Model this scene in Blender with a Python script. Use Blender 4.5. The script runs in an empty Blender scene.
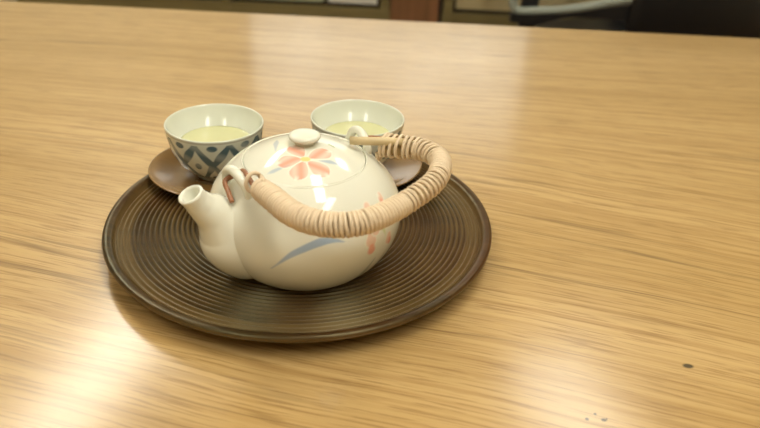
import bpy, bmesh, math, random
import numpy as np
from mathutils import Vector, Matrix
PI = math.pi
S = bpy.context.scene
COL = S.collection
random.seed(4)
rng = np.random.default_rng(4)

# ---------------------------------------------------------------- camera, world, lamps, exposure
TZ = 0.70                                   # height of the table top
cd = bpy.data.cameras.new('camera')
cam = bpy.data.objects.new('camera', cd)
COL.objects.link(cam)
S.camera = cam
PITCH, ROLL = 0.5342, 0.0496
fwd = Vector((0, math.cos(PITCH), -math.sin(PITCH)))
rt = Vector((1, 0, 0)); upv = rt.cross(fwd)
r2 = math.cos(ROLL)*rt + math.sin(ROLL)*upv
u2 = -math.sin(ROLL)*rt + math.cos(ROLL)*upv
M = Matrix((r2, u2, -fwd)).transposed().to_4x4()
M.translation = Vector((0, 0, TZ + 0.304))
cam.matrix_world = M
cd.sensor_width = 36; cd.lens = 36*700/760
cd.clip_start = 0.01
cd.dof.use_dof = True; cd.dof.focus_distance = 0.50; cd.dof.aperture_fstop = 7.0

wd = bpy.data.worlds.new('sky'); S.world = wd; wd.use_nodes = True
wd.node_tree.nodes['Background'].inputs[0].default_value = (1.0, 0.97, 0.84, 1)
wd.node_tree.nodes['Background'].inputs[1].default_value = 1.0
LAMP_POWER = 10.5                            # emission strength of the ceiling diffusers
LAMP_COLOR = (1.0, 0.97, 0.84)
S.view_settings.view_transform = 'Standard'
S.view_settings.look = 'None'
S.view_settings.gamma = 1
S.view_settings.use_curve_mapping = False
S.view_settings.exposure = 0.78

# ---------------------------------------------------------------- helpers
def mk(name, verts, faces, mat=None, parent=None, smooth=True, uvs=None, cols=None, loc=None):
    me = bpy.data.meshes.new(name)
    me.from_pydata([tuple(v) for v in verts], [], [tuple(f) for f in faces])
    if cols is not None:
        a = me.color_attributes.new('pattern', 'FLOAT_COLOR', 'POINT')
        a.data.foreach_set('color', np.asarray(cols, dtype=np.float32).ravel())
    me.update()
    bm = bmesh.new(); bm.from_mesh(me)
    bmesh.ops.recalc_face_normals(bm, faces=bm.faces)
    bm.to_mesh(me); bm.free()
    if smooth:
        me.polygons.foreach_set('use_smooth', [True]*len(me.polygons))
    if mat: me.materials.append(mat)
    o = bpy.data.objects.new(name, me)
    COL.objects.link(o)
    if parent: o.parent = parent
    if loc: o.location = loc
    return o

def mm(v): return [c*0.001 for c in v]

def box_bm(boxes, bevel=0.0):
    bm = bmesh.new()
    for (x0, y0, z0, x1, y1, z1) in boxes:
        vs = [bm.verts.new(p) for p in [(x0,y0,z0),(x1,y0,z0),(x1,y1,z0),(x0,y1,z0),(x0,y0,z1),(x1,y0,z1),(x1,y1,z1),(x0,y1,z1)]]
        for f in [(0,3,2,1),(4,5,6,7),(0,1,5,4),(1,2,6,5),(2,3,7,6),(3,0,4,7)]:
            bm.faces.new([vs[i] for i in f])
    if bevel:
        bmesh.ops.bevel(bm, geom=list(bm.edges), offset=bevel, segments=3, affect='EDGES', profile=0.5)
    return bm

def box(name, boxes, mat, parent=None, bevel=0.0, loc=None, rotz=0):
    if not isinstance(boxes[0], (tuple, list)): boxes = [boxes]
    bm = box_bm(boxes, bevel)
    me = bpy.data.meshes.new(name); bm.to_mesh(me); bm.free()
    me.materials.append(mat)
    o = bpy.data.objects.new(name, me); COL.objects.link(o)
    if parent: o.parent = parent
    if loc: o.location = loc
    o.rotation_euler[2] = rotz
    return o

def lathe(name, prof, mat, parent=None, seg=128, colorf=None, close=False, loc=None, scale=0.001):
    """prof: list of (r, z) in mm, from one end to the other; r=0 ends become a pole."""
    verts = []; rings = []
    for (r, z) in prof:
        if r < 1e-6:
            rings.append([len(verts)]); verts.append((0, 0, z))
        else:
            rings.append(list(range(len(verts), len(verts)+seg)))
            for k in range(seg):
                a = 2*PI*k/seg
                verts.append((r*math.cos(a), r*math.sin(a), z))
    faces = []
    pairs = list(zip(rings[:-1], rings[1:]))
    if close: pairs.append((rings[-1], rings[0]))
    for A, B in pairs:
        if len(A) == 1 and len(B) == 1: continue
        for k in range(seg):
            k2 = (k+1) % seg
            if len(A) == 1: faces.append((A[0], B[k], B[k2]))
            elif len(B) == 1: faces.append((A[k], B[0], A[k2]))
            else: faces.append((A[k], B[k], B[k2], A[k2]))
    V = np.array(verts, float)
    cols = colorf(V) if colorf else None
    return mk(name, V*scale, faces, mat, parent, cols=cols, loc=loc)

def catmull(pts, n):
    P = [Vector(p) for p in pts]
    P = [2*P[0]-P[1]] + P + [2*P[-1]-P[-2]]
    out = []
    for i in range(1, len(P)-2):
        for k in range(n):
            t = k/n
            a, b, c, d = P[i-1], P[i], P[i+1], P[i+2]
            out.append(0.5*((2*b)+(c-a)*t+(2*a-5*b+4*c-d)*t*t+(3*b-a-3*c+d)*t**3))
    out.append(P[-2])
    return out

def resample(path, step):
    L = [0]
    for a, b in zip(path[:-1], path[1:]): L.append(L[-1]+(b-a).length)
    n = max(2, int(L[-1]/step))
    out = []; j = 0
    for k in range(n+1):
        s = L[-1]*k/n
        while j < len(L)-2 and L[j+1] < s: j += 1
        t = (s-L[j])/max(1e-9, L[j+1]-L[j])
        out.append(path[j].lerp(path[j+1], t))
    return out, L[-1]

def sweep(path, radii, seg=16, closed=False, ref=None, squash=None):
    """tube through the path; radii a number or one per point; squash scales along the second axis"""
    n = len(path)
    if not hasattr(radii, '__len__'): radii = [radii]*n
    verts, faces = [], []
    prev = None
    for i, p in enumerate(path):
        if closed: t = (path[(i+1) % n]-path[i-1])
        else: t = path[min(i+1, n-1)]-path[max(i-1, 0)]
        t.normalize()
        if prev is None:
            r = Vector(ref) if ref else (Vector((0, 0, 1)) if abs(t.z) < .9 else Vector((1, 0, 0)))
        else: r = prev
        b = (r - t*r.dot(t)).normalized()
        if ref: r = Vector(ref); b = (r - t*r.dot(t)).normalized()
        prev = b
        c = t.cross(b)
        sq = 1 if squash is None else squash
        for k in range(seg):
            a = 2*PI*k/seg
            verts.append(p + b*(radii[i]*math.cos(a)) + c*(radii[i]*sq*math.sin(a)))
    for i in range(n if closed else n-1):
        j = (i+1) % n
        for k in range(seg):
            k2 = (k+1) % seg
            faces.append((i*seg+k, i*seg+k2, j*seg+k2, j*seg+k))
    if not closed:
        faces.append(tuple(range(seg-1, -1, -1)))
        faces.append(tuple((n-1)*seg+k for k in range(seg)))
    return verts, faces

def tube(name, path, radii, mat, parent=None, seg=16, closed=False, ref=None, squash=None):
    v, f = sweep([Vector(p) for p in path], radii, seg, closed, ref, squash)
    return mk(name, [tuple(q*0.001) for q in v], f, mat, parent)

def thing(name, label, cat, loc=(0, 0, 0), rotz=0, group=None):
    o = bpy.data.objects.new(name, None); COL.objects.link(o)
    o.location = loc; o.rotation_euler = (0, 0, rotz); o.empty_display_size = 0.05
    o['label'] = label; o['category'] = cat
    if group: o['group'] = group
    return o

def struct(o, label=None):
    o['kind'] = 'structure'
    if label: o['label'] = label
    return o

class NT:
    def __init__(s, name):
        s.m = bpy.data.materials.new(name); s.m.use_nodes = True
        s.t = s.m.node_tree; s.b = s.t.nodes['Principled BSDF']
    def n(s, typ, **kw):
        q = s.t.nodes.new('ShaderNode'+typ)
        for k, v in kw.items(): setattr(q, k, v)
        return q
    def l(s, a, b): s.t.links.new(a, b)
    def math(s, op, a, b=None, clamp=False):
        q = s.n('Math', operation=op); q.use_clamp = clamp
        for i, v in enumerate((a, b)):
            if v is None: continue
            if isinstance(v, (int, float)): q.inputs[i].default_value = v
            else: s.l(v, q.inputs[i])
        return q.outputs[0]
    def mix(s, fac, a, b, mode='MIX'):
        q = s.n('Mix', data_type='RGBA', blend_type=mode)
        for i, v in ((0, fac), (6, a), (7, b)):
            if isinstance(v, (int, float)): q.inputs[i].default_value = v
            elif isinstance(v, tuple): q.inputs[i].default_value = v+(1,) if len(v) == 3 else v
            else: s.l(v, q.inputs[i])
        return q.outputs[2]
    def ramp(s, fac, stops):
        q = s.n('ValToRGB'); s.l(fac, q.inputs[0])
        e = q.color_ramp.elements
        while len(e) < len(stops): e.new(0.5)
        for i, (p, c) in enumerate(stops):
            e[i].position = p
            e[i].color = (c, c, c, 1) if isinstance(c, (int, float)) else tuple(c)+(1,)
        return q.outputs[0]
    def noise(s, scale, detail=4, rough=.5, vec=None, mapscale=None, rot=None):
        q = s.n('TexNoise'); q.inputs['Scale'].default_value = scale
        q.inputs['Detail'].default_value = detail; q.inputs['Roughness'].default_value = rough
        if vec is None: vec = s.n('TexCoord').outputs['Object']
        if mapscale:
            m = s.n('Mapping'); m.inputs['Scale'].default_value = mapscale
            if rot: m.inputs['Rotation'].default_value = rot
            s.l(vec, m.inputs[0]); vec = m.outputs[0]
        s.l(vec, q.inputs['Vector'])
        return q.outputs['Fac']
    def bump(s, h, strength, dist=0.001):
        q = s.n('Bump'); q.inputs['Strength'].default_value = strength; q.inputs['Distance'].default_value = dist
        s.l(h, q.inputs['Height']); s.l(q.outputs[0], s.b.inputs['Normal'])
    def set(s, **kw):
        for k, v in kw.items():
            i = s.b.inputs[k.replace('_', ' ')]
            if hasattr(v, 'is_linked') or hasattr(v, 'links'): s.l(v, i)
            elif isinstance(v, tuple) and len(v) == 3: i.default_value = v+(1,)
            else: i.default_value = v
        return s

def plain(name, col, rough=.5, var=.12, nscale=20, coat=0, **kw):
    t = NT(name)
    f = t.noise(nscale, 5)
    dark = tuple(c*(1-var) for c in col); lite = tuple(min(1, c*(1+var)) for c in col)
    t.set(Base_Color=t.mix(f, dark, lite), Roughness=rough, Coat_Weight=coat, **kw)
    return t.m

def wood(name, light, dark, rough=.4, scale=1.0, coat=0.0, axis=0):
    t = NT(name)
    ms = [14*scale]*3; ms[axis] = 1.0*scale
    f = t.noise(3, 8, .65, mapscale=tuple(ms))
    f2 = t.ramp(f, [(.35, 0.0), (.65, 1.0)])
    t.set(Base_Color=t.mix(f2, dark, light), Roughness=rough, Coat_Weight=coat)
    return t.m

# ---------------------------------------------------------------- materials
def table_material():
    t = NT('lacquered_table_wood')
    co = t.n('TexCoord').outputs['Object']
    mp = t.n('Mapping'); mp.inputs['Rotation'].default_value = (0, 0, 0.035); t.l(co, mp.inputs[0])
    v = mp.outputs[0]
    # gentle waviness of the grain
    wv = t.n('TexNoise'); wv.inputs['Scale'].default_value = 2.2; wv.inputs['Detail'].default_value = 2
    t.l(v, wv.inputs['Vector'])
    sep = t.n('SeparateXYZ'); t.l(v, sep.inputs[0])
    off = t.math('MULTIPLY', t.math('SUBTRACT', wv.outputs['Fac'], .5), .05)
    # the grain runs aslant near the front and parallel to the far edge
    mr = t.n('MapRange', interpolation_type='SMOOTHSTEP')
    t.l(sep.outputs['Y'], mr.inputs[0])
    mr.inputs[1].default_value = .40; mr.inputs[2].default_value = .98; mr.inputs[3].default_value = .22; mr.inputs[4].default_value = 0.0
    yy = t.math('ADD', t.math('ADD', sep.outputs['Y'], off), t.math('MULTIPLY', sep.outputs['X'], mr.outputs[0]))
    cmb = t.n('CombineXYZ'); t.l(sep.outputs['X'], cmb.inputs[0]); t.l(yy, cmb.inputs[1]); t.l(sep.outputs['Z'], cmb.inputs[2])
    w = cmb.outputs[0]
    broad = t.noise(1, 3, .5, vec=w, mapscale=(.9, 11, 4))
    fine = t.noise(1, 6, .62, vec=w, mapscale=(2.2, 165, 30))
    pores = t.noise(1, 3, .6, vec=w, mapscale=(20, 520, 60))
    veins = t.noise(1, 2, .5, vec=w, mapscale=(1.1, 38, 6))
    vein = t.ramp(t.math('ABSOLUTE', t.math('SUBTRACT', veins, .5)), [(0.0, 1.0), (.016, 0.0)])
    vbreak = t.ramp(t.noise(1, 2, .5, vec=w, mapscale=(2.5, 9, 3)), [(.45, 0.0), (.6, 1.0)])
    c = t.mix(t.ramp(broad, [(.3, 0.0), (.7, 1.0)]), (.49, .315, .115), (.61, .41, .175))
    c = t.mix(t.math('MULTIPLY', t.ramp(fine, [(.38, 1.0), (.54, 0.0)]), .50), c, (.36, .20, .055))
    c = t.mix(t.math('MULTIPLY', t.ramp(pores, [(.38, 1.0), (.48, 0.0)]), .55), c, (.26, .14, .04))
    c = t.mix(t.math('MULTIPLY', t.math('MULTIPLY', vein, vbreak), .70), c, (.20, .115, .035))
    # small dark dents in the top
    geo = co
    for (x, y, r, sx) in [(.2022, .3419, .0021, 1.7), (.1259, .2922, .0012, 1), (.1316, .2964, .0009, 1), (.1357, .2921, .0013, 1.3), (.1375, .2930, .0006, 1)]:
        s = t.n('SeparateXYZ'); t.l(geo, s.inputs[0])
        dx = t.math('DIVIDE', t.math('SUBTRACT', s.outputs['X'], x), sx)
        dy = t.math('SUBTRACT', s.outputs['Y'], y)
        d = t.math('SQRT', t.math('ADD', t.math('MULTIPLY', dx, dx), t.math('MULTIPLY', dy, dy)))
        k = t.ramp(t.math('DIVIDE', d, r*2), [(.35, .95), (.6, 0.0)])
        c = t.mix(k, c, (.06, .045, .02))
    rgh = t.mix(fine, (.38, .38, .38), (.30, .30, .30))
    t.set(Base_Color=c, Roughness=rgh, Coat_Weight=0.85, Coat_Roughness=.17, Specular_IOR_Level=.25)
    t.bump(t.math('ADD', fine, t.math('MULTIPLY', pores, .5)), .10, .0006)
    return t.m
M_TABLE = table_material()

def porcelain(name, base, rough=.09):
    t = NT(name)
    a = t.n('Attribute'); a.attribute_name = 'pattern'
    f = t.noise(45, 3)
    c = t.mix(f, tuple(x*.97 for x in base), base)
    c = t.mix(1.0, c, a.outputs['Color'], 'MULTIPLY')
    t.set(Base_Color=c, Roughness=rough, Coat_Weight=.3, Coat_Roughness=.04, IOR=1.5)
    t.bump(t.noise(28, 2), .06, .0015)
    return t.m
M_POT = porcelain('cream_glazed_porcelain', (.85, .845, .72))
M_CUP = porcelain('pale_glazed_porcelain', (.76, .78, .66), .12)
M_LUG = plain('plain_cream_glaze', (.85, .845, .72), .1, .03)

def tray_material():
    t = NT('dark_lacquered_tray_wood')
    f = t.noise(1, 6, .6, mapscale=(14, 160, 40))
    g = t.noise(9, 3)
    c = t.mix(t.ramp(f, [(.35, 0.0), (.7, 1.0)]), (.012, .006, .002), (.068, .038, .012))
    c = t.mix(t.ramp(g, [(.40, 0.0), (.70, .5)]), c, (.11, .035, .010))
    a = t.n('Attribute'); a.attribute_name = 'pattern'
    c = t.mix(t.math('MULTIPLY', a.outputs['Fac'], .6), c, (.21, .135, .048))  # painted olive sheen on the ridge tops; plain tint on the outer side
    t.set(Base_Color=c, Roughness=t.mix(f, (.27, .27, .27), (.36, .36, .36)), IOR=1.5, Specular_Tint=(1.0, .95, .55))
    t.bump(f, .15, .0006)
    return t.m
M_TRAY = tray_material()

def saucer_material():
    t = NT('brown_lacquer')
    f = t.noise(1, 5, .6, mapscale=(20, 60, 20))
    t.set(Base_Color=t.mix(f, (.15, .07, .018), (.30, .17, .05)), Roughness=.22, Coat_Weight=.6, Coat_Roughness=.10)
    return t.m
M_SAUCER = saucer_material()

def cane_material(name, a, b, rough=.42):
    t = NT(name)
    f = t.noise(1, 5, .6, mapscale=(260, 260, 260))
    g = t.noise(60, 3)
    c = t.mix(f, a, b)
    c = t.mix(t.ramp(g, [(.5, 0.0), (.8, .35)]), c, tuple(x*.7 for x in b))
    t.set(Base_Color=c, Roughness=rough)
    t.bump(f, .2, .0004)
    return t.m
M_CANE = cane_material('pale_peeled_cane', (.72, .55, .36), (.82, .67, .47))
M_ROD = cane_material('tan_cane_rod', (.60, .46, .24), (.70, .56, .32))
M_HOOK = cane_material('brown_cane', (.26, .10, .04), (.40, .18, .08), .3)
def tea_material():
    t = NT('green_tea')
    t.set(Base_Color=t.mix(t.noise(30, 2), (.60, .60, .33), (.66, .65, .37)), Roughness=.04, IOR=1.33)
    return t.m
M_TEA = tea_material()

M_WALL = plain('plaster_wall', (.76, .67, .50), .9, .05, 6)
M_CEIL = plain('ceiling_plaster', (.86, .83, .74), .9, .04, 5)
M_FLOOR = wood('floor_wood', (.26, .15, .07), (.15, .08, .035), .45, 1)
M_TRIM = wood('dark_trim_wood', (.16, .085, .035), (.09, .045, .02), .5)
M_CABF = wood('olive_brown_wood', (.27, .22, .09), (.17, .13, .05), .5)
M_CABR = wood('red_brown_wood', (.32, .14, .06), (.17, .09, .035), .5, .5, axis=2)
M_PALE = plain('pale_paper_panel', (.80, .78, .70), .8, .05)
M_BEIGE = plain('beige_fabric_panel', (.55, .46, .25), .8, .08)
M_MOSS = plain('grey_green_panel', (.48, .50, .32), .8, .12, 8)
M_DARKGAP = plain('blackened_wood', (.018, .014, .01), .5)
M_BLACK = plain('black_leather', (.010, .010, .011), .45, .2, 60)
M_GREY = plain('grey_metal', (.36, .40, .34), .45, .05)
M_WHITEP = plain('white_painted_metal', (.75, .73, .68), .4, .02)
def emit(name, col, s):
    t = NT(name)
    f = t.noise(3, 1)
    t.set(Base_Color=(.8, .8, .8), Emission_Color=t.mix(f, col, col), Emission_Strength=s)
    return t.m
M_LAMP = emit('lamp_diffuser', LAMP_COLOR, LAMP_POWER)
M_LAMP_DIM = emit('dim_lamp_diffuser', LAMP_COLOR, LAMP_POWER*.62)
def glass():
    t = NT('window_glass')
    tr = t.n('BsdfTransparent'); gl = t.n('BsdfGlossy'); gl.inputs['Roughness'].default_value = .02
    fr = t.n('Fresnel'); mx = t.n('MixShader')
    t.l(fr.outputs[0], mx.inputs[0]); t.l(tr.outputs[0], mx.inputs[1]); t.l(gl.outputs[0], mx.inputs[2])
    t.l(mx.outputs[0], t.t.nodes['Material Output'].inputs['Surface'])
    return t.m
M_GLASS = glass()

# ---------------------------------------------------------------- room
X0, X1, Y0, Y1, ZC = -2.3, 2.5, -2.2, 2.90, 2.45
WX0, WX1, WZ0, WZ1 = -.62, .62, 1.16, 1.86
struct(box('floor', (X0-.1, Y0-.1, -.08, X1+.1, Y1+.1, 0), M_FLOOR))
struct(box('ceiling', (X0-.1, Y0-.1, ZC, X1+.1, Y1+.1, ZC+.08), M_CEIL))
struct(box('wall_left', (X0-.1, Y0-.1, 0, X0, Y1+.1, ZC), M_WALL))
struct(box('wall_right', (X1, Y0-.1, 0, X1+.1, Y1+.1, ZC), M_WALL))
struct(box('wall_front', (X0, Y0-.1, 0, X1, Y0, ZC), M_WALL))
struct(box('wall_back', [(X0, Y1, 0, WX0, Y1+.1, ZC), (WX1, Y1, 0, X1, Y1+.1, ZC), (WX0, Y1, 0, WX1, Y1+.1, WZ0), (WX0, Y1, WZ1, WX1, Y1+.1, ZC)], M_WALL))
wf = .03
wn = struct(box('window_1', [(WX0, Y1+.01, WZ0, WX0+wf, Y1+.07, WZ1), (WX1-wf, Y1+.01, WZ0, WX1, Y1+.07, WZ1),
     (WX0, Y1+.01, WZ0, WX1, Y1+.07, WZ0+wf), (WX0, Y1+.01, WZ1-wf, WX1, Y1+.07, WZ1)], M_TRIM))
box('window_pane', (WX0+wf, Y1+.035, WZ0+wf, WX1-wf, Y1+.04, WZ1-wf), M_GLASS, wn)
struct(box('baseboard_back', (X0, Y1-.012, 0, X1, Y1, .08), M_TRIM))

# ceiling lamps over the cabinet, then further ones added for fill
def lamp(x, y, w, l, rz, label, mat=None):
    t = thing('ceiling_lamp', label, 'lamp', (x, y, ZC), rz, 'ceiling lamps')
    hw, hl = w/2, l/2
    box('lamp_housing', [(-hw-.02, -hl-.02, -.05, -hw, hl+.02, 0), (hw, -hl-.02, -.05, hw+.02, hl+.02, 0),
        (-hw, -hl-.02, -.05, hw, -hl, 0), (-hw, hl, -.05, hw, hl+.02, 0), (-hw, -hl, -.012, hw, hl, 0)], M_WHITEP, t)
    box('lamp_diffuser', (-hw, -hl, -.045, hw, hl, -.030), mat or M_LAMP, t)
    return t
lamp(-1.08, 2.12, .27, 1.2, math.radians(-10), 'long white ceiling lamp over the left of the low cabinet')
lamp(.78, 1.95, .34, .62, math.radians(14), 'long white ceiling lamp over the right of the low cabinet', M_LAMP_DIM)
lamp(-.75, -.42, .29, 1.2, 0, 'added ceiling lamp for fill light, unseen, behind the viewpoint at the left', M_LAMP_DIM)  # added lamp, brightens the room and the teapot front
lamp(.75, -.42, .29, 1.2, 0, 'added ceiling lamp for fill light, unseen, behind the viewpoint at the right', M_LAMP_DIM)  # its twin on the right, likewise added for ambient light
lamp(.30, .36, .26, 1.0, math.radians(20), 'added ceiling lamp, unseen, lighting the tea tray and teapot from above')  # added overhead lamp that lights the tray and pot

# ---------------------------------------------------------------- low cabinet behind the table
cb = thing('low_cabinet', 'low wooden cabinet with pale and red-brown sliding doors behind the table', 'cabinet', (0, 2.45, 0))
box('cabinet_carcass', [(-1.3, .03, .05, 1.6, .42, .395), (-1.3, .0, .0, 1.6, .42, .38), (-1.3, 0, .80, 1.6, .43, .84), (-1.3, .03, .38, -1.27, .42, .80), (1.57, .03, .38, 1.6, .42, .80), (-1.27, .40, .38, 1.57, .42, .80)], M_CABF, cb, .002)
box('cabinet_rail', (-1.3, -.006, .28, 1.6, .0, .380), M_CABF, cb)
for x0, x1 in ((-.585, -.555), (-.035, -.005), (.168, .178), (.183, .215), (.78, .82)):
    box('post', (x0, -.012, .0, x1, .03, .80), M_DARKGAP if x0 in (.168,) else M_CABF, cb, .001)
def door(x0, x1, mat, z0=.382, label=None):
    d = box('door', (x0, .004, z0, x1, .02, .80), M_DARKGAP, cb)
    p = box('door_panel', (x0+.008, -.002, z0+.012, x1-.008, .006, .79), mat, d)
    if label: d['label'] = label
door(-1.25, -.59, M_CABR)
door(-.55, -.225, M_MOSS, label='grey-green door')
door(-.222, -.038, M_PALE, label='door with a whitish panel')
d = box('door', (.0, -.010, .285, .166, .02, .80), M_CABR, cb); d['label'] = 'red-brown wooden door'
door(.218, .78, M_BEIGE, label='beige door with dark frame')
door(.825, 1.56, M_CABR)

# ---------------------------------------------------------------- black tub armchair beyond the table
ch = thing('armchair', 'black tub armchair with a grey metal arm loop beyond the far edge of the table', 'chair', (.68, 2.03, 0))
def arc_shell(r0, r1, a0, a1, z0, z1, n=48):
    vs, fs = [], []
    for i in range(n+1):
        a = a0+(a1-a0)*i/n
        c, s = math.cos(a), math.sin(a)
        for (r, z) in ((r0, z0), (r1, z0), (r1, z1-.02), ((r0+r1)/2, z1), (r0, z1-.02)):
            vs.append((r*c, r*s, z))
    for i in range(n):
        for k in range(5):
            k2 = (k+1) % 5
            fs.append((i*5+k, (i+1)*5+k, (i+1)*5+k2, i*5+k2))
    fs.append((0, 1, 2, 3, 4)); fs.append(tuple(n*5+k for k in (4, 3, 2, 1, 0)))
    return vs, fs
v, f = arc_shell(.31, .375, math.radians(-108), math.radians(80), .37, .86)
mk('backrest', v, f, M_BLACK, ch)
lathe('seat', [(0, 360), (300, 360), (308, 370), (308, 400), (290, 415), (0, 420)], M_BLACK, ch, 48)
for s in (-1, 1):
    P = catmull([(-60, s*345, 640), (-100, s*345, 630), (-158, s*345, 618), (-222, s*343, 602), (-280, s*341, 592), (-330, s*338, 587), (-372, s*334, 584), (-388, s*332, 600), (-384, s*330, 650), (-360, s*330, 690), (-300, s*335, 708), (-180, s*345, 712), (-60, s*350, 712)], 8)
    tube('arm_loop', P, 10, M_GREY, ch, 12)
    box('arm_post', (-.363, s*.30-.012, .50, -.322, s*.30+.012, .70), M_BLACK, ch, .004)
    vs = [(-.392, .560), (-.392, .578), (-.330, .580), (-.28, .585), (-.22, .594), (-.05, .625), (-.05, .47), (-.12, .575), (-.22, .581), (-.27, .574), (-.33, .555)]
    vv = [(x, s*.336-.012, z) for x, z in vs]+[(x, s*.336+.012, z) for x, z in vs]; m_ = len(vs)
    mk('arm_side', vv, [tuple(range(m_)), tuple(range(2*m_-1, m_-1, -1))]+[(k, (k+1) % m_, m_+(k+1) % m_, m_+k) for k in range(m_)], M_BLACK, ch, smooth=False)
for a in (45, 135, 225, 315):
    q = Vector((math.cos(math.radians(a)), math.sin(math.radians(a)), 0))
    tube('leg', [q*240+Vector((0, 0, 362)), q*300], [18, 11], M_TRIM, ch, 12)

# ---------------------------------------------------------------- table
tb = thing('table', 'broad lacquered light wooden table under the tea tray', 'table', (0, .51, 0))
TX0, TX1, TY0, TY1 = -1.0, 1.0, -.62, .62
bm = box_bm([(TX0, TY0, .664, TX1, TY1, TZ)], 0.0)
bmesh.ops.bevel(bm, geom=list(bm.edges), offset=.005, segments=4, affect='EDGES', profile=.5)
me = bpy.data.meshes.new('tabletop'); bm.to_mesh(me); bm.free(); me.materials.append(M_TABLE)
# the mesh is kept in room coordinates so that the grain and the dents lie where they should
me.transform(Matrix.Translation((0, .51, 0)))
o = bpy.data.objects.new('tabletop', me); COL.objects.link(o); o.parent = tb; o.location = (0, -.51, 0)
M_LEG = wood('table_leg_wood', (.58, .36, .14), (.40, .23, .08), .35, axis=2)
box('apron', [(TX0+.06, TY0+.06, .59, TX1-.06, TY0+.085, .664), (TX0+.06, TY1-.085, .59, TX1-.06, TY1-.06, .664),
    (TX0+.06, TY0+.085, .59, TX0+.085, TY1-.085, .664), (TX1-.085, TY0+.085, .59, TX1-.06, TY1-.085, .664)], M_LEG, tb)
for sx in (-1, 1):
    for sy in (-1, 1):
        cx, cy = sx*(TX1-.085), sy*(TY1-.085)
        box('leg', (cx-.04, cy-.04, 0, cx+.04, cy+.04, .664), M_LEG, tb, .004)

# ---------------------------------------------------------------- tray
TR = (-.0618, .4780)
tr = thing('serving_tray', 'round dark brown wooden tray with concentric ridges on the table', 'tray', TR+(TZ,), 0)
prof = [(0, 6), (100, 6), (104, 5), (106, 0.3), (112, 0.3), (115, 4.6), (132, 8), (144, 11.0), (149.3, 14), (150.3, 16.2), (149.6, 17.8), (147.8, 18.3), (144.5, 17.6), (142.2, 16.0)]
pitch = 3.9; n = 37
pts = []
for i in range(n):
    r1 = 141.6 - i*pitch
    if r1 - pitch < 0: break
    for (t, h) in ((0, .0), (.22, .05), (.36, .55), (.48, 1.10), (.62, 1.2), (.76, 1.0), (.88, .3)):
        pts.append((r1 - t*pitch, 12.3+h*1.35))
pts.append((0, 13.0))
prof_all = prof+pts
def traycol(V):
    r = np.hypot(V[:, 0], V[:, 1]); crest_sheen = np.clip((V[:, 2]-12.9)/.8, 0, 1)*(r < 142)*(V[:, 2] > 12)  # highlights put into the colour: ridge tops lighter, grooves left dark
    ang = np.arctan2(V[:, 1], V[:, 0])
    wear = .55+.45*np.sin(ang*3+1)*np.sin(r*.11+ang*2)
    g = np.clip(crest_sheen*wear, 0, 1)
    side = ((V[:, 2] < 16.5) & (r > 130))*.7
    g = np.maximum(g, side)
    return np.stack([g, g, g, np.ones_like(g)], 1)
lathe('tray_dish', prof_all, M_TRAY, tr, 288, traycol)
TS = .0140                                  # height of the ridge tops above the table

# ---------------------------------------------------------------- brush strokes for the glazes
def stroke(V, pts, widths, col, out, soft=.6, axes=(0, 1, 2)):
    """paint a brush stroke along 3-D points (mm) into the colour array"""
    P = np.array(pts, float); Wd = np.array(widths, float)
    best = np.full(len(V), -1e9)
    for a, b, wa, wb in zip(P[:-1], P[1:], Wd[:-1], Wd[1:]):
        ab = b-a; t = np.clip(((V-a)@ab)/max(1e-9, ab@ab), 0, 1)
        d = np.linalg.norm(V-(a+t[:, None]*ab), axis=1)
        best = np.maximum(best, (wa+(wb-wa)*t)-d)
    k = np.clip(best/soft+.5, 0, 1)*col[3]
    out[:, :3] = out[:, :3]*(1-k[:, None])+np.array(col[:3])*k[:, None]

def smooth_pts(pts, n=5):
    return [tuple(p) for p in catmull(pts, n)]

PINK = (1.06, .52, .44, .95); PALEP = (1.03, .68, .58, .8); BLUE = (.36, .51, .84, .85); WHITE = (1.12, 1.12, 1.15, .9); YEL = (.95, .86, .35, .9)
def petal(V, out, c, heart, tip, w):
    """heart-shaped petal between heart (near the eye) and tip"""
    c = np.array(c); heart = np.array(heart); tip = np.array(tip)
    ax = tip-heart; L = np.linalg.norm(ax); ax = ax/L
    side = np.cross(ax, (0, 0, 1.0)); side /= np.linalg.norm(side)
    D = V-heart; u = D@ax/L; s = D@side
    near = np.linalg.norm(V-c, axis=1) < L*1.6
    wid = w*np.sin(np.clip(u, 0, 1)*PI*.62+.12)**.8*np.where(u > .62, np.sqrt(np.clip(1-((u-.62)/.42)**2, 0, 1)), 1)
    notch = np.clip((u-.80)*5, 0, 1)*(np.abs(s) < w*.22)
    inside = ((u > 0) & (u < 1.04) & near)
    k = np.clip((wid-np.abs(s))/.5+.5, 0, 1)*inside*(1-.8*notch)
    rim = np.clip((wid+1.0-np.abs(s))/.4+.5, 0, 1)*((u > -.02) & (u < 1.12) & near)
    rk = (np.clip(rim-k, 0, 1)*.7)[:, None]
    out[:, :3] = out[:, :3]*(1-rk)+np.array(WHITE[:3])*rk
    tone = .72+.28*np.sin(s*.7+u*4)
    kk = (k*PINK[3]*tone)[:, None]
    out[:, :3] = out[:, :3]*(1-kk)+np.array(PINK[:3])*kk

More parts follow.
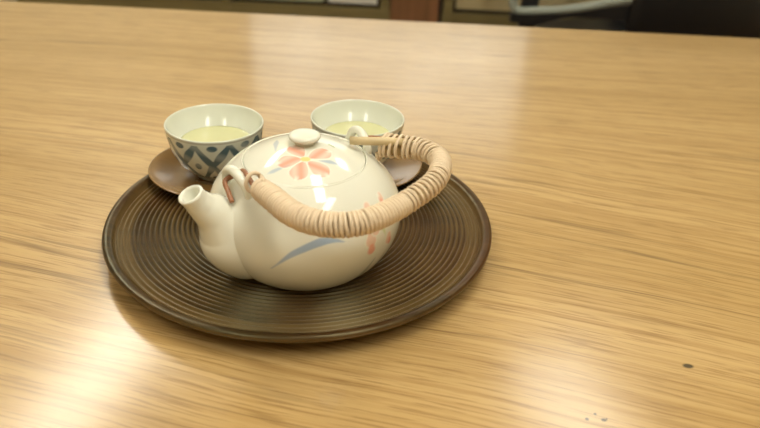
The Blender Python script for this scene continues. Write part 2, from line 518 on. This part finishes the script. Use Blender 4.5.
def pot_pattern(V0):
    V = V0.copy(); V[:, 2] += 14         # strokes are given above the table top
    out = np.ones((len(V), 4))
    stroke(V, smooth_pts([(-14.2,-64.9,48.0), (-2.7,-66.9,59.0), (5.9,-65.8,64.0), (16.4,-62.8,67.9), (25,-60,68), (31.2,-57.7,65.8)]), list(np.interp(np.linspace(0, 1, 26), [0, .25, .6, 1], [.2, 1.9, 2.6, .2])), BLUE, out, .9)
    # flowering stem at the right
    for c, w in (((52.6,-25.5,79.7), 2.6), ((52.0,-26.0,84.0), 2.0), ((47.9,-46.7,60.5), 4.4), ((58.6,-32.6,53.5), 3.2), ((50.5,-42.2,66.0), 3.6), ((45.0,-39.3,79.0), 3.3), ((58,-30,70), 3)):
        stroke(V, [c, (c[0]*.99, c[1]*.99+1, c[2]+3)], [w+.8, w], WHITE, out, .8)
        stroke(V, [c, (c[0]*.99, c[1]*.99+1, c[2]+3)], [w, w*.8], PALEP, out, 1.2)
    for c, w in (((48.1,-46.7,53.5), 3.2), ((52.6,-26,77), 1.8), ((60.0,-31,51), 2.2), ((51,-42,68), 1.8)):
        stroke(V, [c, (c[0], c[1], c[2]+2)], [w, w*.8], PINK, out, 1.4)
    stroke(V, [(55,-36.5,64), (56,-35,58)], [1.2, .8], (.75, .85, .45, .8), out, .8)
    stroke(V, smooth_pts([(50.5,-41.7,44.0), (47,-43.2,38), (42,-42,31), (34,-42,24)]), list(np.interp(np.linspace(0, 1, 16), [0, .6, 1], [.4, 2.6, 1.2])), (.52, .58, .60, .7), out, 1)
    stroke(V, smooth_pts([(57,-32,46), (54,-33,38), (48,-34,29)]), list(np.interp(np.linspace(0, 1, 11), [0, .6, 1], [.3, 1.6, .8])), (.52, .58, .60, .6), out, 1)
    return out

def lid_pattern(V0):
    V = V0.copy(); V[:, 2] += 14
    out = np.ones((len(V), 4))
    E = np.array((2.6, -19.5, 103.0))
    stroke(V, smooth_pts([(-22,-31,97), (-16.8,-29.1,98.5), (-7,-25,101)]), list(np.interp(np.linspace(0, 1, 11), [0, .5, 1], [.5, 1.7, .6])), BLUE[:3]+(.5,), out, 1)
    stroke(V, smooth_pts([(11,-19.5,102.6), (18.4,-18.1,101.6), (27,-17.9,99)]), list(np.interp(np.linspace(0, 1, 11), [0, .5, 1], [.5, 1.8, .4])), BLUE[:3]+(.6,), out, 1)
    stroke(V, smooth_pts([(-20,8,102.6), (-19.5,2,102.8), (-18.1,-9,102.5)]), list(np.interp(np.linspace(0, 1, 11), [0, .5, 1], [.5, 2.0, .4])), BLUE[:3]+(.5,), out, 1)
    stroke(V, [(16,3,103.3), (19.5,.8,102.8)], [1.0, .7], (.45, .55, .30, .8), out, .6)
    for tip, w in (((-8.0, -4.5, 104.5), 5.6), ((-14.5, -22.5, 101.5), 5.6), ((-1.5, -36, 98.5), 6.0), ((18, -30, 99.0), 5.8), ((17, -7, 103.5), 5.8)):
        tip = np.array(tip); d = tip-E; heart = E+d*.17
        petal(V, out, (E+tip)/2, heart, tip, w)
    stroke(V, [tuple(E+(-1, 0, 0)), tuple(E+(1.2, .3, 0))], [2.1, 2.1], YEL, out, .8)
    return out

# ---------------------------------------------------------------- teapot
PC = (-.0524, .4240)
pot = thing('teapot', 'cream porcelain teapot with pink flowers and a wrapped cane handle', 'teapot', (PC[0], PC[1], TZ+TS))
ZC0, RB, BU, BL = 41.3, 67.1, 49.6, 52.6
def body_r(z):
    b = BU if z > ZC0 else BL
    return RB*math.sqrt(max(0, 1-((z-ZC0)/b)**2))
def up_z(r): return ZC0+BU*math.sqrt(1-(r/RB)**2)
bp = [(0, 5), (36, 4.6), (38, .2), (42, .2), (43.5, 2.2), (46, 3.2)]
zs = math.asin((3.8-ZC0)/BL)
zseam = up_z(42.3)
a0, a1 = zs, math.asin((zseam-ZC0)/BU)
N = 170
for i in range(N+1):
    a = a0+(a1-a0)*i/N
    b = BU if a > 0 else BL
    bp.append((RB*math.cos(a), ZC0+b*math.sin(a)))
# gallery on which the lid sits, with a softly raised lip, then the inside
bp += [(42.2, zseam+.5), (41.6, zseam+.55), (41.3, zseam-.2), (41.1, zseam-2.4), (38.4, zseam-2.8), (38.0, zseam-6), (52, 66), (61, 50), (62.5, 41), (58, 22), (42, 8.0), (0, 7.6)]
body = lathe('pot_body', bp, M_POT, pot, 400, pot_pattern)

lid_dome = lambda r: 91.2 - (91.2-(zseam+.2))*(r/40.9)**2.1
lp = [(0, zseam-1.0), (36, zseam-2.0), (40.2, zseam-2.1), (40.9, zseam-1.2), (40.9, zseam-.3), (40.4, lid_dome(40.4)+.1)]
for i in range(75):
    r = 39.9*(1-i/75)
    lp.append((r, lid_dome(r)))
lp.append((0, 91.2))
lid = lathe('lid', lp, M_POT, pot, 320, lid_pattern)
lathe('knob', [(0, 90.0), (7.0, 90.2), (6.2, 91.2), (5.8, 92.4), (6.2, 93.4), (8.6, 94.0), (10.3, 95.2), (10.7, 96.4), (10.2, 97.5), (8.2, 98.3), (4, 98.7), (0, 98.8)], M_LUG, lid, 64)

# spout, growing out of the side below the front lug
phi = math.radians(38)
D = Vector((-math.cos(phi), -math.sin(phi), 0))
def sp(r, z): return D*r+Vector((0, 0, z))
sp_path = catmull([sp(38, 31), sp(47.5, 33), sp(55.5, 39), sp(61.5, 49), sp(67.8, 58), sp(75.3, 66.5), sp(81.5, 75.2)], 10)
sp_rad = np.interp(np.linspace(0, 1, len(sp_path)), [0, .17, .33, .5, .67, .83, .93, 1], [29, 28.0, 24.5, 18.8, 13.4, 9.6, 8.3, 8.1])
sp_in = [p for p in sp_path[::-1]][:34]
v, f = [], []
SEG = 48
side = D.cross(Vector((0, 0, 1))).normalized()
def ring(p, t, r, wz=1.0):
    t = t.normalized(); b = side; c = t.cross(b).normalized()
    return [p+b*(r*math.cos(2*PI*k/SEG))+c*(r*wz*math.sin(2*PI*k/SEG)) for k in range(SEG)]
tipt = D*0.42+Vector((0, 0, .91))
rings = []
for i, p in enumerate(sp_path):
    t = sp_path[min(i+1, len(sp_path)-1)]-sp_path[max(i-1, 0)]
    k = i/(len(sp_path)-1)
    if k > .75: t = t.normalized().lerp(tipt.normalized(), (k-.75)/.25)
    rings.append(ring(p, t, sp_rad[i]))
tip = sp_path[-1]
rings.append(ring(tip+tipt*1.2, tipt, 8.3))
rings.append(ring(tip+tipt*1.9, tipt, 7.3))
rings.append(ring(tip+tipt*1.6, tipt, 6.2))
rings.append(ring(tip+tipt*.2, tipt, 5.6))
rings.append(ring(tip-tipt*14+Vector((0, 0, -2)), tipt, 5.4))
for R in rings: v += R
for i in range(len(rings)-1):
    for k in range(SEG):
        k2 = (k+1) % SEG
        f.append((i*SEG+k, i*SEG+k2, (i+1)*SEG+k2, (i+1)*SEG+k))
f.append(tuple((len(rings)-1)*SEG+k for k in range(SEG)))
f.append(tuple(range(SEG)))
spout = mk('spout', [tuple(q*.001) for q in v], f, M_LUG, pot)

AX = Vector((.766, .643, 0)); QX = Vector((.643, -.766, 0))
def ap(a, q, z): return AX*a+QX*q+Vector((0, 0, z-14))
# lugs
tube('lug', catmull([ap(-50, -13.5, 80), ap(-52, -12.5, 88), ap(-53, -9, 95.5), ap(-53, -2, 99), ap(-52, 5, 97), ap(-50.5, 11, 91.5), ap(-49, 13, 82)], 8), 3.3, M_LUG, pot, 18)
tube('lug', catmull([ap(44, -11.5, 86), ap(45, -10.5, 94), ap(45, -6, 101), ap(45, 0, 103.4), ap(45, 6, 101), ap(45, 10.5, 94), ap(44, 11.5, 86)], 8), 3.0, M_LUG, pot, 18)

# cane handle
HP = [(-20.6,-55.4,85.6),(-9.1,-70.6,86.9),(1.7,-85.2,88.0),(14.1,-95.4,88.9),(28.2,-99.5,89.7),(41.7,-96.7,90.1),(55.2,-85.7,90.1),(69.5,-67.8,89.8),(83.2,-45.7,89.3),(89.0,-27,88.7),(90.0,-10.8,88.0),(85.5,.8,87.4),(77.0,9.6,86.6),(65.0,12.9,85.9),(57.6,14.6,85.5),(50.5,17.0,85.0)]
NV = (AX.cross((QX+Vector((0, 0, .06))).normalized())).normalized()
if NV.z < 0: NV = -NV
path, LEN = resample(catmull(HP, 12), 1.0)
def at(s):
    s = min(max(s, 0), LEN); k = s/LEN*(len(path)-1); i = min(int(k), len(path)-2)
    p = path[i].lerp(path[i+1], k-i)
    t = (path[min(i+3, len(path)-1)]-path[max(i-2, 0)]).normalized()
    return p, t
def hr(s):    # radii of the bundle: in the plane of the arch, and across it
    a = np.interp(s, [0, 12, 40, 120, 200, 235, 262, LEN-40, LEN-8, LEN], [6.0, 6.7, 6.8, 6.2, 6.4, 7.6, 7.4, 8.2, 9.2, 8.0])
    b = np.interp(s, [0, 12, 40, 120, 200, 235, 262, LEN-40, LEN-8, LEN], [6.0, 6.5, 6.6, 6.2, 6.8, 8.0, 7.8, 10.4, 12.2, 11.0])
    return float(a), float(b)
# wrap: a flat cane strip wound round the bundle
handle = tube('handle', [at(s)[0]+NV*0 for s in np.arange(1, LEN-3, 2)], 3.4, M_ROD, pot, 12)
for off in (-1, 1):
    q = []

    for s in np.arange(1, LEN-1, 2):
        p, t = at(s); a, b = hr(s); B = NV.cross(t).normalized()
        q.append(p+NV*(off*(b-3.6)*.8))
    tube('cane_rod', q, 2.6, M_ROD, handle, 12)
turns = []; s = 1.0
while s < LEN-1.5:
    fr = s/LEN
    if fr < .10: pch = 2.3
    elif fr < .48: pch = 2.35
    elif fr < .67: pch = 3.9+.8*math.sin(s*1.3)
    elif fr < .78: pch = 2.3
    elif fr < .97: pch = 4.0+1.2*math.sin(s*.9)
    else: pch = 2.6
    turns.append((s, pch)); s += pch
v, f = [], []
K = 22
cen = []
for j, (s, pch) in enumerate(turns):
    nxt = turns[j+1][0] if j+1 < len(turns) else s+pch
    fr = s/LEN
    sl = 0.4+(1.8 if .48 < fr < .67 or fr > .80 else 0.0)
    jit = random.uniform(-.35, .35)
    for k in range(K):
        ph = 2*PI*k/K
        ss = s+(nxt-s)*k/K+sl*math.cos(ph+.6)+jit*math.sin(ph)
        p, t = at(ss); a, b = hr(ss); B = NV.cross(t).normalized()
        bulge = 1+.02*math.sin(j*2.3)
        rad = B*(a*bulge*math.cos(ph))+NV*(b*bulge*math.sin(ph))
        cen.append((p+rad, t, rad.normalized()))
SG = 8
for (p, t, n_) in cen:
    for k in range(SG):
        an = 2*PI*k/SG
        v.append(p+t*(1.25*math.cos(an))+n_*(1.0*math.sin(an)))
for i in range(len(cen)-1):
    for k in range(SG):
        k2 = (k+1) % SG
        f.append((i*SG+k, i*SG+k2, (i+1)*SG+k2, (i+1)*SG+k))
mk('cane_wrapping', [tuple(q*.001) for q in v], f, M_CANE, handle)
# curl of cane at the end near the spout
p0, t0 = at(0)
c0 = Vector((-26.2, -47.2, 85.5))
e1 = NV; e2 = (NV.cross(t0)).normalized()
P = [c0+e1*(6.0*math.sin(a))+e2*(5.4*math.cos(a))+t0*(a*.5) for a in np.linspace(0, 2*PI*1.1, 30)]
P += [P[-1].lerp(p0+t0*6+e1*7.2, k) for k in (.35, .7, 1)]
tube('cane_curl', P, 1.35, M_CANE, handle, 10)
# brown hook through the front lug
tube('cane_hook', catmull([at(6)[0], ap(-51, 22, 98), ap(-49.0, 9, 99.5), ap(-46.5, 0, 97.5), ap(-49.5, -3.5, 94.5), ap(-57, -5, 91.5), ap(-58.5, 1.0, 87), ap(-59.5, 7.5, 82.5)], 8), 1.7, M_HOOK, handle, 10)
# pale cane end lying over the rear lug, and the brown loop inside it
tube('cane_end', [Vector((29.5, 10.0, 89.9)), Vector((40, 9.8, 90.2)), Vector((56, 10.5, 90.6)), Vector((66, 11.0, 90))], 2.9, M_ROD, handle, 14)
tube('cane_hook', catmull([ap(60, 20, 99), ap(52, 8, 99), ap(45, 1, 97), ap(42, -1, 96)], 8), 1.8, M_HOOK, handle, 10)

# ---------------------------------------------------------------- tea cups and saucers
def saucer(x, y, label):
    t = thing('saucer', label, 'saucer', (x, y, TZ+TS), 0, 'tea cup saucers')
    lathe('saucer_dish', [(0, 1.6), (27, 1.6), (28, .2), (31, .2), (33, 2.2), (42, 4.6), (52, 7.2), (57.4, 9.0), (58.2, 9.9), (57.8, 10.6), (56.6, 10.5), (50, 8.7), (40, 6.4), (30, 5.0), (24, 4.6), (22.6, 4.0), (0, 4.0)], M_SAUCER, t, 128)
    return t
def cup_pattern(seed):
    def g(V):
        out = np.ones((len(V), 4))
        th = np.arctan2(V[:, 1], V[:, 0]); z = V[:, 2]; r = np.hypot(V[:, 0], V[:, 1])
        outer = OUTR(z) - r < 1.2
        n = 9
        u = (th/(2*PI)*n + seed) % 1.0
        # lattice of crossing brushed arcs: crossings at v=.5, apexes at v=0 and 1
        v = (z-2.5)/36.0
        hw = .125+.035*np.sin(v*9+u*3+seed)
        k = np.zeros(len(V))
        for sgn in (1, -1):
            ph = (u + sgn*(v*.98)) % 1.0
            d = np.abs(ph-.5); k = np.maximum(k, np.clip((hw-d)/.03+.5, 0, 1))
        k *= (z > 3.6) & (z < 39.5)
        def dot(u0, v0, ru, rv):
            du = np.minimum(np.abs(u-u0), 1-np.abs(u-u0))
            return np.clip((1-np.hypot(du/ru, (v-v0)/rv))/.25+.5, 0, 1)
        dots = np.maximum.reduce([dot(.5, .50, .11, .085), dot(.0, .97, .15, .07), dot(.0, .10, .12, .08)])
        dots = np.maximum(dots*.9, k*.9)
        rim = np.clip((.5-np.abs(z-41.6))/.4+.5, 0, 1)*.55
        foot = np.clip((.8-np.abs(z-2.8))/.4+.5, 0, 1)*.6
        dark = np.array((.15, .23, .31))
        a = (dots*outer*(1-.25*np.sin(th*7+z*.4)))[:, None].clip(0, 1)
        out[:, :3] = out[:, :3]*(1-a)+dark*a
        b = ((rim+foot)*outer)[:, None]
        out[:, :3] = out[:, :3]*(1-b)+np.array((.42, .34, .26))*b
        return out
    return g
CP = [(19.5, 3.2), (22, 4.2), (27, 7.4), (32, 13), (35.8, 20), (38.6, 28), (40.2, 36), (41.0, 42.5)]
def OUTR(z): return np.interp(z, [c[1] for c in CP], [c[0] for c in CP])
def cup(x, y, seed, rz, label, lv):
    t = thing('tea_cup', label, 'cup', (x, y, TZ+TS+.0042), rz, 'tea cups')
    prof = [(0, 2.6), (16.2, 2.4), (17, .0), (19, .0), (19.4, 2.4)]
    cz = np.linspace(3.2, 42.5, 90)
    xs = np.interp(cz, [c[1] for c in CP], [c[0] for c in CP])
    kern = np.ones(9)/9; xs2 = np.convolve(np.pad(xs, 4, 'edge'), kern, 'valid'); xs2[:2] = xs[:2]
    prof += [(float(a), float(b)) for a, b in zip(xs2, cz)]
    prof += [(41.0, 43.2), (40.5, 43.7), (39.9, 43.5), (39.4, 42.6)]
    prof += [(38.4, 40), (36.6, 36.5), (34.2, 33), (31.5, 29.5), (28.6, 26), (25, 21), (20, 14), (13, 9), (0, 7.5)]
    c = lathe('cup_body', prof, M_CUP, t, 300, cup_pattern(seed)); c.scale.z = 1.07
    rr = 30.0
    lathe('tea', [(0, lv[0]-4), (rr-3.4, lv[0]-4), (rr, lv[0]), (rr-1.5, lv[0]-.25), (0, lv[0]-.3)], M_TEA, t, 96)
    return t
saucer(-.1432, .543, 'glossy brown saucer at the left edge of the tray, behind the teapot spout')
saucer(-.0225, .566, 'glossy brown saucer mostly hidden behind the teapot and its handle')
cup(-.1432, .543, .30, .2, 'small cup with blue lattice pattern at the left, behind the teapot spout', (29.9, 'x'))
cup(-.0237, .5690, .05, 1.0, 'small tea cup behind the teapot lid and rear handle end', (29.9, 'x'))
